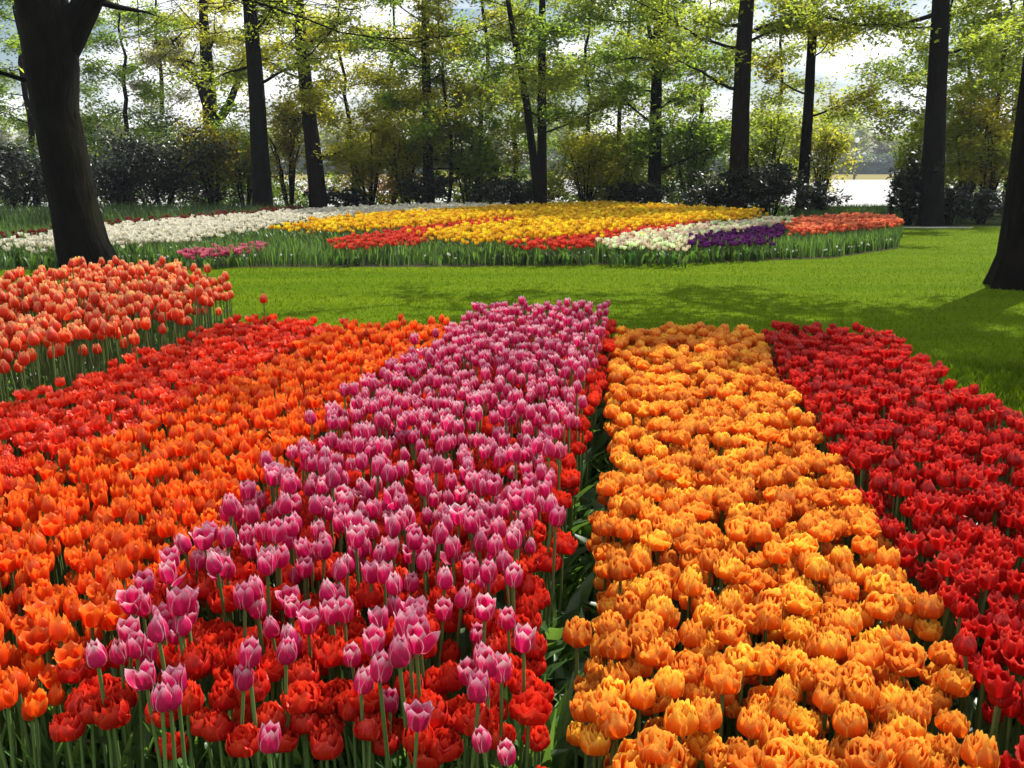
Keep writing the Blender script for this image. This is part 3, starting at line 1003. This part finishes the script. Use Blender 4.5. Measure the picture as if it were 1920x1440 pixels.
def tree(name, label, px, Y, r, height, bark, fol, limbs, seed, leaf=.055, leaves=7, path=None, flare=1.22, group='trees behind the flower island', extra=(), cat='tree', zmin=2.2, lim_len=(1.6, 3.4), stems=1, elev=(.0, .45), rprof=None):
    q = np.random.default_rng(seed)
    x = at(px, Y)
    root = empty(name, (x, Y, 0))
    tag(root, label, cat, group)
    nz = 16
    wig = .012 * min(1, r * 3) if r > .12 else .075
    zs = np.linspace(-.05, height, nz)
    zs[1:4] = (.15, .4, .9)
    cx, cy = np.zeros(nz), np.zeros(nz)
    if path:
        cx = np.interp(zs, [p[0] for p in path], [p[1] for p in path])
    cx = cx + np.cumsum(q.normal(0, wig, nz))
    cy = cy + np.cumsum(q.normal(0, wig, nz))
    rad = r * np.interp(zs, [0, .15, .4, 1.2, height * .6, height], [flare, flare * .87, 1.12, 1.0, .72, .25])
    if rprof: rad = np.interp(zs, [p[0] for p in rprof], [p[1] for p in rprof])
    pts = np.stack([cx, cy, zs], 1)
    sides = 20 if r > .2 else 8
    v, f, uv = tube(pts, rad, sides, 1.0)
    # uneven section: root buttresses low down, ribs above
    c = np.repeat(pts, sides, 0)
    th = np.arctan2(v[:, 1] - c[:, 1], v[:, 0] - c[:, 0])
    ph = q.uniform(0, 6.28, 3)
    low = np.exp(-np.maximum(v[:, 2], 0) / .35)
    k = 1 + .05 * np.sin(3 * th + ph[0] + v[:, 2] * .6) + .035 * np.sin(7 * th + ph[1]) + low * .16 * np.sin(5 * th + ph[2])
    v[:, :2] = c[:, :2] + (v[:, :2] - c[:, :2]) * k[:, None]
    g = Geo(); g.add(v, f, uv)
    link('trunk', g.mesh('trunk', [M[bark]], use_tint=False), root)
    allL = []
    specs = []
    for i in range(limbs):
        z = zmin + (height * .97 - zmin) * ((i + q.uniform(.1, .9)) / limbs)
        az = i * 2.4 + q.uniform(-.5, .5)
        el = q.uniform(*elev)
        L = q.uniform(*lim_len) * (1 - .45 * max(0, z - height * .5) / (height * .5))
        specs.append((z, az, el, L, max(.018, r * .24 * (1 - .5 * z / height))))
    specs += list(extra)
    for (z, az, el, L, lr) in specs:
        p0 = np.array([np.interp(z, zs, cx), np.interp(z, zs, cy), z])
        d = (math.cos(az) * math.cos(el), math.sin(az) * math.cos(el), math.sin(el))
        gl, LL = make_limb(p0, d, L, lr, q, subs=int(5 + L * 2.0), leaves=leaves)
        link('limb', gl.mesh('limb', [M[bark]], use_tint=False), root)
        allL.append(LL)
    if allL and fol:
        Lp = np.concatenate(allL)
        if len(Lp):
            rep_ = 3 if Y > 20 else 1
            Lp = np.concatenate([Lp] + [Lp + q.normal(0, 1, Lp.shape) * np.array([.2, .2, .15])] * (rep_ - 1))
            g = Geo(); leaf_cloud(g, Lp, leaf * (1.25 if Y > 20 else 1))
            link('crown', g.mesh('crown', [M[fol]]), root)
    return root


def bush(name, label, px, Y, w, h, fol, seed, n=2600, leaf=.05, stems=9, group='bushes behind the flower island', bark='bark_brown', base=0.0, depth=None, clump=34, cat='bush', hollow=.0):
    """Several stems from the ground, leaf clumps of uneven size along them."""
    q = np.random.default_rng(seed)
    x = at(px, Y)
    root = empty(name, (x, Y, 0))
    tag(root, label, cat, group)
    depth = depth or w * .8
    g = Geo()
    cl = []
    for i in range(stems):
        a = i * 2.4 + q.uniform(-.4, .4)
        rr = math.sqrt(q.uniform(.05, 1))
        tip = np.array([math.cos(a) * rr * w * .5, math.sin(a) * rr * depth * .5, h * q.uniform(.62, 1.0) * (1 - .28 * rr)])
        p0 = np.array([math.cos(a) * .08, math.sin(a) * .08, -.02])
        t = np.linspace(0, 1, 7)[:, None]
        pts = p0 * (1 - t) + tip * t + np.array([0, 0, 1]) * (.18 * h * np.sin(t * math.pi)) + q.normal(0, .03 * h, (7, 3)) * t
        g.add(*tube(pts, np.linspace(.028, .007, 7) * max(.6, h / 2.5), 5))
        for j in range(int(clump / stems) + 2):
            k = int(q.integers(2, 7))
            off = q.normal(0, 1, 3) * np.array([w * .19, depth * .19, h * .13])
            c = pts[k] + off
            c[2] = max(c[2], base + .05)
            cl.append(c)
            g.add(*tube(np.array([pts[k - 1], (pts[k - 1] + c) / 2 + q.normal(0, .03, 3), c]), [.009, .006, .003], 3))
    link('branch_frame', g.mesh('branch_frame', [M[bark]], use_tint=False), root)
    cl = np.array(cl)
    wts = q.uniform(.3, 1.6, len(cl)); wts /= wts.sum()
    idx = q.choice(len(cl), n, p=wts)
    sz = q.uniform(.5, 1.4, len(cl))
    pos = cl[idx] + q.normal(0, 1, (n, 3)) * np.array([w * .08, depth * .08, h * .06]) * sz[idx][:, None]
    pos[:, 2] = np.maximum(pos[:, 2], base + q.uniform(0, .12, n))
    gl = Geo(); leaf_cloud(gl, pos, leaf, .35)
    link('foliage', gl.mesh('foliage', [M[fol]]), root)
    return root


# the two big near trees
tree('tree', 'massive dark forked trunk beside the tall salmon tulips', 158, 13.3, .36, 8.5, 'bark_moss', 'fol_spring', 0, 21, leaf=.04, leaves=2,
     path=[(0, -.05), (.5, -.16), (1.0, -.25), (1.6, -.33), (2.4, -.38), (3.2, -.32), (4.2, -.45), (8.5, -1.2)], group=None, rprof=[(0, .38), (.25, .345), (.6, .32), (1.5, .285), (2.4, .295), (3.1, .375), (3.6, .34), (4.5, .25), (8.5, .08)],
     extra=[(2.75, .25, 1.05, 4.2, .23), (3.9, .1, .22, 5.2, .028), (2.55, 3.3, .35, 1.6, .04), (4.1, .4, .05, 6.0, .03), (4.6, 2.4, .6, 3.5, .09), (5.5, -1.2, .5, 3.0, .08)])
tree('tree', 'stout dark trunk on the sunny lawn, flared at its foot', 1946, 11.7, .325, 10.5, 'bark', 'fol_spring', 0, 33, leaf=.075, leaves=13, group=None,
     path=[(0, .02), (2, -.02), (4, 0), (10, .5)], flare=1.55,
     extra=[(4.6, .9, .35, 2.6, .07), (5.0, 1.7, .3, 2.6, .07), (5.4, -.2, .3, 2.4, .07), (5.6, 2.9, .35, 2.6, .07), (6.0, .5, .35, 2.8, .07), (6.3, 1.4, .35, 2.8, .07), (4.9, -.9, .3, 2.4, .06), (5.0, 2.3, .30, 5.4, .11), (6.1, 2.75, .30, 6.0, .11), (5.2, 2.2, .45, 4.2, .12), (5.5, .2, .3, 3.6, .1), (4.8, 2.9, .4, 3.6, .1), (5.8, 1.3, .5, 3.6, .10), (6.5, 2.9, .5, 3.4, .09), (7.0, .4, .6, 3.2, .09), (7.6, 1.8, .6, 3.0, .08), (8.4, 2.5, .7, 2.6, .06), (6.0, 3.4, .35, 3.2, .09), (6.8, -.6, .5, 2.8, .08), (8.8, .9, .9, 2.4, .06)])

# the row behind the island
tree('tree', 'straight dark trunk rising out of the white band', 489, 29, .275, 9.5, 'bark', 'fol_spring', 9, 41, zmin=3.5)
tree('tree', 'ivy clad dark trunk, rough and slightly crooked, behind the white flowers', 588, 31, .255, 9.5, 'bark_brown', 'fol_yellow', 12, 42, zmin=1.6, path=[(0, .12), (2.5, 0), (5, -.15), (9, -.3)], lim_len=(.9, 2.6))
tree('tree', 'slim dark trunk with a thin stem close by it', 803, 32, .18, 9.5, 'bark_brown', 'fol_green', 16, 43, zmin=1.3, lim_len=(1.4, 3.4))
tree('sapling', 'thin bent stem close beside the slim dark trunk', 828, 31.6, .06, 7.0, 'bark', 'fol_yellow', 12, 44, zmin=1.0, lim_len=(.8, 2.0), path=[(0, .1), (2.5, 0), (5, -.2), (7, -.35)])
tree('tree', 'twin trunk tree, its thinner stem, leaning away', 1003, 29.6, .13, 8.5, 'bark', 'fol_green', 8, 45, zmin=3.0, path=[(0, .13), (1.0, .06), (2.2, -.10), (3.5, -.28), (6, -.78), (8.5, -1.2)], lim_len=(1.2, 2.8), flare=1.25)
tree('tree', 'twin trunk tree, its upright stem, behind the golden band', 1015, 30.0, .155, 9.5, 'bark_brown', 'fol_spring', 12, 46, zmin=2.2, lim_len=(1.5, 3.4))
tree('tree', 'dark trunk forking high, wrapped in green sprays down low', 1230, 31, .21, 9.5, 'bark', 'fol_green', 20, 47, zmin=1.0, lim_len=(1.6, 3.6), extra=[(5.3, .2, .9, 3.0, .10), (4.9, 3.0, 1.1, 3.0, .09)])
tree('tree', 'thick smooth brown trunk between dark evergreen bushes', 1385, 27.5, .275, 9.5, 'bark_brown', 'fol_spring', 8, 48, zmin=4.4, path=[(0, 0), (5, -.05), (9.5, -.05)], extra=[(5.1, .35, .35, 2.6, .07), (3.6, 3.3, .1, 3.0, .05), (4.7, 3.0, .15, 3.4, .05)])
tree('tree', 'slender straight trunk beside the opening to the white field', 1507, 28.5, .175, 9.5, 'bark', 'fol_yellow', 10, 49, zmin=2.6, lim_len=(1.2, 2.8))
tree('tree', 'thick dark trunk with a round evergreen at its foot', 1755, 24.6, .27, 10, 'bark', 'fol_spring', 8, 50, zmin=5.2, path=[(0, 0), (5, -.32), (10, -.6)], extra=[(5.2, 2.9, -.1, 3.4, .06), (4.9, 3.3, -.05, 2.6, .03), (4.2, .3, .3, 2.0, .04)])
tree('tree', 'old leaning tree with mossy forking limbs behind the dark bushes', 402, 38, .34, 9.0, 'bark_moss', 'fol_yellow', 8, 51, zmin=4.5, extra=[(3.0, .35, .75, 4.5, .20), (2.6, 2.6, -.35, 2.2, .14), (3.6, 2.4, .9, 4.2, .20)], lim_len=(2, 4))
# younger trees filling the row
fill = [(240, 36, .10, 'fol_green', 'young tree with dark green leaves behind the massive trunk'), (60, 34, .12, 'fol_green', 'leafy tree at the edge of the wood behind the massive trunk'), (320, 40, .11, 'fol_grey', 'sparse greyish tree between the massive trunk and the old leaning tree'), (665, 34, .08, 'fol_yellow', 'yellow green young tree next to the ivy clad trunk'),
        (735, 36, .09, 'fol_yellow', 'bright young tree between the ivy clad trunk and the slim trunk'), (900, 34, .09, 'fol_yellow', 'young tree with pale spring leaves before the twin trunk'), (955, 37, .10, 'fol_green', 'young green tree standing behind the twin trunk'),
        (1095, 35, .08, 'fol_spring', 'young spring tree just past the twin trunk'), (1165, 38, .10, 'fol_spring', 'layered young beech beside the green wrapped trunk'), (1310, 36, .09, 'fol_spring', 'young tree with layered leaves before the thick smooth trunk'),
        (1450, 38, .09, 'fol_spring', 'young tree with airy leaves behind the evergreen bushes'), (1728, 30, .06, 'fol_spring', 'small light green tree reaching into the opening'), (1850, 29, .07, 'fol_spring', 'thin dark stemmed young tree over the amber bush'), (1815, 33, .07, 'fol_green', 'young green tree behind the amber bush'), (1905, 33, .10, 'fol_spring', 'young tree partly hidden by the stout lawn trunk')]
for i, (px, Y, r, fo, lb) in enumerate(fill):
    tree('young_tree', lb, px, Y, r, 7.5 + (i % 3) * .9, 'bark_brown', fo, 17, 70 + i, zmin=.9, lim_len=(1.3, 3.2), leaves=6, leaf=.055, group='young trees filling the wood edge')
# bushes: name, label, px, Y, w, h, foliage
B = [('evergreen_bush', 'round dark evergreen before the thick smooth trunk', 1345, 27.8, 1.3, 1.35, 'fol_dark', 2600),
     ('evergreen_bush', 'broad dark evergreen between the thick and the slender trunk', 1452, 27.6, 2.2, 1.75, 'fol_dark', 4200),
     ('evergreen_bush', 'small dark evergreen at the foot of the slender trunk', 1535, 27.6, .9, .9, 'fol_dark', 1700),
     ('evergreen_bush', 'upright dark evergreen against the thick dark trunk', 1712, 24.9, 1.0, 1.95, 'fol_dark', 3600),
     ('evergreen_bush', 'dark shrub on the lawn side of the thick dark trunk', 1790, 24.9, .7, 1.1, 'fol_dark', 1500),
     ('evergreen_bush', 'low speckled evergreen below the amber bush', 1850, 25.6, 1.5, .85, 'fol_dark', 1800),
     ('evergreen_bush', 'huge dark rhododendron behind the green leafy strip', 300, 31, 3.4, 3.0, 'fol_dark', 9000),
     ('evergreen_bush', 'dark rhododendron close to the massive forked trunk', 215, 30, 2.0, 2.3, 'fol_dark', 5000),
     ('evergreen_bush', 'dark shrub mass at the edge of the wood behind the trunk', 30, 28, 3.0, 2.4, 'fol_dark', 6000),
     ('evergreen_bush', 'black green bush at the foot of the slim trunk', 800, 31, 1.2, 1.4, 'fol_dark', 2600),
     ('evergreen_bush', 'dark bush beside the twin trunk', 945, 30.6, 1.7, 1.35, 'fol_dark', 3000),
     ('evergreen_bush', 'dark bush at the foot of the green wrapped trunk', 1195, 30.8, 1.6, 1.2, 'fol_dark', 2400),
     ('evergreen_bush', 'low dark bush behind the ivy clad trunk', 640, 32.5, 1.5, .8, 'fol_dark', 1800),
     ('leafy_bush', 'amber green bush between the thick trunk and the lawn trunk', 1855, 28, 1.6, 2.3, 'fol_olive', 1800),
     ('leafy_bush', 'yellow green bush rising by the lawn trunk', 1815, 29.5, 1.6, 2.6, 'fol_yellow', 2600),
     ('leafy_bush', 'olive bush between the straight and the ivy clad trunk', 540, 32, 1.6, 2.7, 'fol_olive', 2000),
     ('leafy_bush', 'light olive bush behind the straight trunk', 455, 33, 1.6, 2.6, 'fol_green', 2600),
     ('leafy_bush', 'mixed bush with olive brown leaves before the rhododendron', 395, 31.5, 1.3, 2.4, 'fol_olive', 1800),
     ('leafy_bush', 'golden green bush next to the ivy clad trunk', 690, 33, 2.2, 2.7, 'fol_yellow', 3200),
     ('leafy_bush', 'spring green bush before the slim trunk', 760, 32.6, 1.7, 2.5, 'fol_yellow', 2600),
     ('leafy_bush', 'green bush between the slim trunk and the twin trunk', 880, 32, 1.9, 2.6, 'fol_green', 3200),
     ('leafy_bush', 'sunlit yellow bush past the twin trunk', 1100, 31.5, 2.0, 1.9, 'fol_yellow', 2800),
     ('leafy_bush', 'spring green bush against the green wrapped trunk', 1165, 32.5, 1.8, 2.2, 'fol_spring', 2600),
     ('leafy_bush', 'soft green bush between two dark trunks', 1295, 32, 1.8, 2.4, 'fol_green', 3000),
     ('leafy_bush', 'tall airy bush behind the broad evergreen', 1440, 33, 2.0, 2.6, 'fol_spring', 2600),
     ('leafy_bush', 'bush with rusty and green leaves at the opening edge', 1545, 33, 1.4, 2.3, 'fol_yellow', 2000),
     ('leafy_bush', 'green bush bordering the opening before the thick dark trunk', 1705, 29, .8, 2.0, 'fol_spring', 1300),
     ('low_bush', 'low brown green bush far behind the dark shrub mass', 10, 35.5, 3.4, 1.0, 'fol_green', 1500),
     ('low_bush', 'low dark bush behind the massive forked trunk', 150, 35, 3.2, 1.2, 'fol_dark', 1500),
     ('low_bush', 'low olive bush at the back of the rhododendron', 270, 36, 3.2, 1.1, 'fol_green', 1500),
     ('low_bush', 'low dark bush under the old leaning tree', 385, 35.5, 3.0, 1.2, 'fol_dark', 1700),
     ('low_bush', 'low bush with light specks behind the straight trunk', 480, 36, 2.4, .9, 'fol_green', 1200),
     ('low_bush', 'low amber bush behind the golden green one', 700, 35.5, 2.8, .9, 'fol_rust', 1300),
     ('low_bush', 'low yellowish bush between slim trunk and dark bush', 870, 35.6, 2.6, .9, 'fol_yellow', 1300),
     ('low_bush', 'low green bush back of the twin trunk', 985, 36, 2.4, .9, 'fol_green', 1200),
     ('low_bush', 'low dark bush back of the sunlit yellow bush', 1130, 36, 2.2, .9, 'fol_dark', 1100),
     ('low_bush', 'low green bush between the dark evergreens', 1270, 36, 2.2, .9, 'fol_green', 1100),
     ('low_bush', 'low olive bush behind the broad evergreen', 1400, 36, 2.2, .9, 'fol_yellow', 1100),
     ('low_bush', 'low bush behind the speckled evergreen', 1830, 33, 2.2, 1.0, 'fol_green', 1300)]
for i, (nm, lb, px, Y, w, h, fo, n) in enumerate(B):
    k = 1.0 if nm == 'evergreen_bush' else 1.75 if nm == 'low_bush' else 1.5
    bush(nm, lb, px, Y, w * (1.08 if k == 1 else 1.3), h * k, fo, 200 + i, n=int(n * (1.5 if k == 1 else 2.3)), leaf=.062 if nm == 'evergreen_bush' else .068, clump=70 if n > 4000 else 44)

gu = Geo()
n = 15000
ux = rng.uniform(-24, at(1425, 36.8), n)
up_ = np.stack([ux, 36.9 + rng.normal(0, .3, n), rng.random(n) ** .8 * (.95 + .35 * np.sin(ux * 1.7) + .25 * np.sin(ux * 4.3 + 1))], 1)
up_[:, 2] = np.maximum(up_[:, 2], .02)
leaf_cloud(gu, up_, .085, .3)
tag(link('undergrowth', gu.mesh('undergrowth', [M['fol_green']])), 'low green undergrowth along the back of the wood edge', None, None, 'stuff')

# far trees, hedge and lamp post across the white field
for i in range(17):
    px = -40 + i * 122 + float(rng.uniform(-30, 30))
    Y = float(rng.uniform(255, 285))
    h = float(rng.uniform(12, 18))
    fo = ('fol_grey', 'fol_spring', 'fol_grey', 'fol_green')[i % 4]
    ad = ('bare greyish', 'light green', 'thin twiggy', 'fuller green')[i % 4]
    bush('far_tree', f'{ad} tree far off beyond the white field, {"shorter" if h < 15 else "taller"} than most', px, Y, h * .95, h, fo, 500 + i, n=7500, leaf=.55, stems=11, group='far trees beyond the white field', clump=60, cat='tree')
gh = Geo()
n = 30000
hx = rng.uniform(-175, 175, n)
hp = np.stack([hx, 248 + rng.uniform(-1.5, 1.5, n), rng.random(n) * (4.6 + .7 * np.sin(hx * .21) + .4 * np.sin(hx * .83 + 1))], 1)
leaf_cloud(gh, hp, .42, .2)
hr = empty('hedge', (0, 0, 0))
tag(hr, 'long bluish hedge beyond the white field and the dry strip', 'hedge')
link('foliage', gh.mesh('foliage', [M['fol_haze_blue']]), hr)
v = np.array([(x, 248 + y, z) for z in (-.02, 3.0) for x, y in ((-175, -.9), (175, -.9), (175, .9), (-175, .9))])
gc = Geo(); gc.add(v, np.array([(0, 1, 5, 4), (1, 2, 6, 5), (2, 3, 7, 6), (3, 0, 4, 7), (4, 5, 6, 7)]))
link('hedge_core', gc.mesh('hedge_core', [M['fol_haze_blue']], smooth=False), hr)

m, t = new_mat('painted_post')
rgb = N(t, 'ShaderNodeRGB'); rgb.outputs[0].default_value = (.06, .07, .065, 1)
surface(t, rgb.outputs[0], rough=.5)
M['post'] = m
m, t = new_mat('pale_lamp_glass')
rgb = N(t, 'ShaderNodeRGB'); rgb.outputs[0].default_value = (.8, .82, .85, 1)
surface(t, rgb.outputs[0], rough=.3)
M['lamp'] = m
lp = empty('lamp_post', (at(1603, 129), 129, 0))
tag(lp, 'thin lamp post with a pale head on the far edge of the white field', 'lamp post')
g = Geo(); g.add(*tube([(0, 0, -.02), (0, 0, .8), (0, 0, .85), (0, 0, 4.8)], [.16, .16, .10, .09], 8))
link('pole', g.mesh('pole', [M['post']], use_tint=False), lp)
g = Geo(); g.add(*tube([(0, 0, 4.8), (0, 0, 4.9), (0, 0, 5.25), (0, 0, 5.4), (0, 0, 5.45)], [.1, .24, .34, .22, .02], 10))
link('lamp_head', g.mesh('lamp_head', [M['lamp']], use_tint=False), lp)

# small white blooms scattered along the island's front edge
g = flower_arr(.03, .03, .10, 1, 'white')
wa, wb = pm('edge_white', (.8, .8, .72), (.8, .8, .75), (.85, .85, .82), edge_start=.5, streak=.1, trans=.3)
wm = g.mesh('small_white_flower', [wa, M['stem'], M['leaf']], use_tint=False)
for i in range(80):
    k = rng.uniform(.6, 4.999)
    a, b = edge_px[int(k)], edge_px[int(k) + 1]
    tt = k - int(k)
    x, y, _ = pix(a[0] * (1 - tt) + b[0] * tt, a[1] * (1 - tt) + b[1] * tt, 0)
    o = link('small_white_flower', wm)
    o.location = (x, y - .02 + rng.uniform(-.05, .05), .004)
    o.rotation_euler = (rng.normal(0, .1), rng.normal(0, .1), rng.uniform(0, 6.28))
    sc_ = rng.uniform(.8, 1.5)
    o.scale = (1, 1, sc_)
    px = a[0] * (1 - tt) + b[0] * tt
    wh = next(w for lim, w in ((500, 'by the rose patch'), (640, 'between the rose patch and the red'), (960, 'before the first red wedge'), (1130, 'before the second red wedge'), (1290, 'before the cream band'), (1470, 'before the purple wedge'), (9999, 'before the coral end')) if px < lim)
    tag(o, f'{"taller" if sc_ > 1.15 else "tiny"} white flower at the island edge, {wh}', 'flower', 'small white flowers along the island edge')

# ------------------------------------------------------------------ the air
me = bpy.data.meshes.new('haze')
X0, X1, Y0, Y1, Z0, Z1 = -905, 905, -65, 1605, -1.1, 20.5
me.from_pydata([(x, y, z) for z in (Z0, Z1) for x, y in ((X0, Y0), (X1, Y0), (X1, Y1), (X0, Y1))], [], [(3, 2, 1, 0), (4, 5, 6, 7), (0, 1, 5, 4), (1, 2, 6, 5), (2, 3, 7, 6), (3, 0, 4, 7)])
m, t = new_mat('haze_air')
out = N(t, 'ShaderNodeOutputMaterial')
pv = N(t, 'ShaderNodeVolumePrincipled')
pv.inputs['Color'].default_value = (.80, .88, 1, 1)
pv.inputs['Density'].default_value = .0004
pv.inputs['Anisotropy'].default_value = .2
t.links.new(pv.outputs[0], out.inputs['Volume'])
me.materials.append(m)
tag(link('haze', me), kind='stuff')
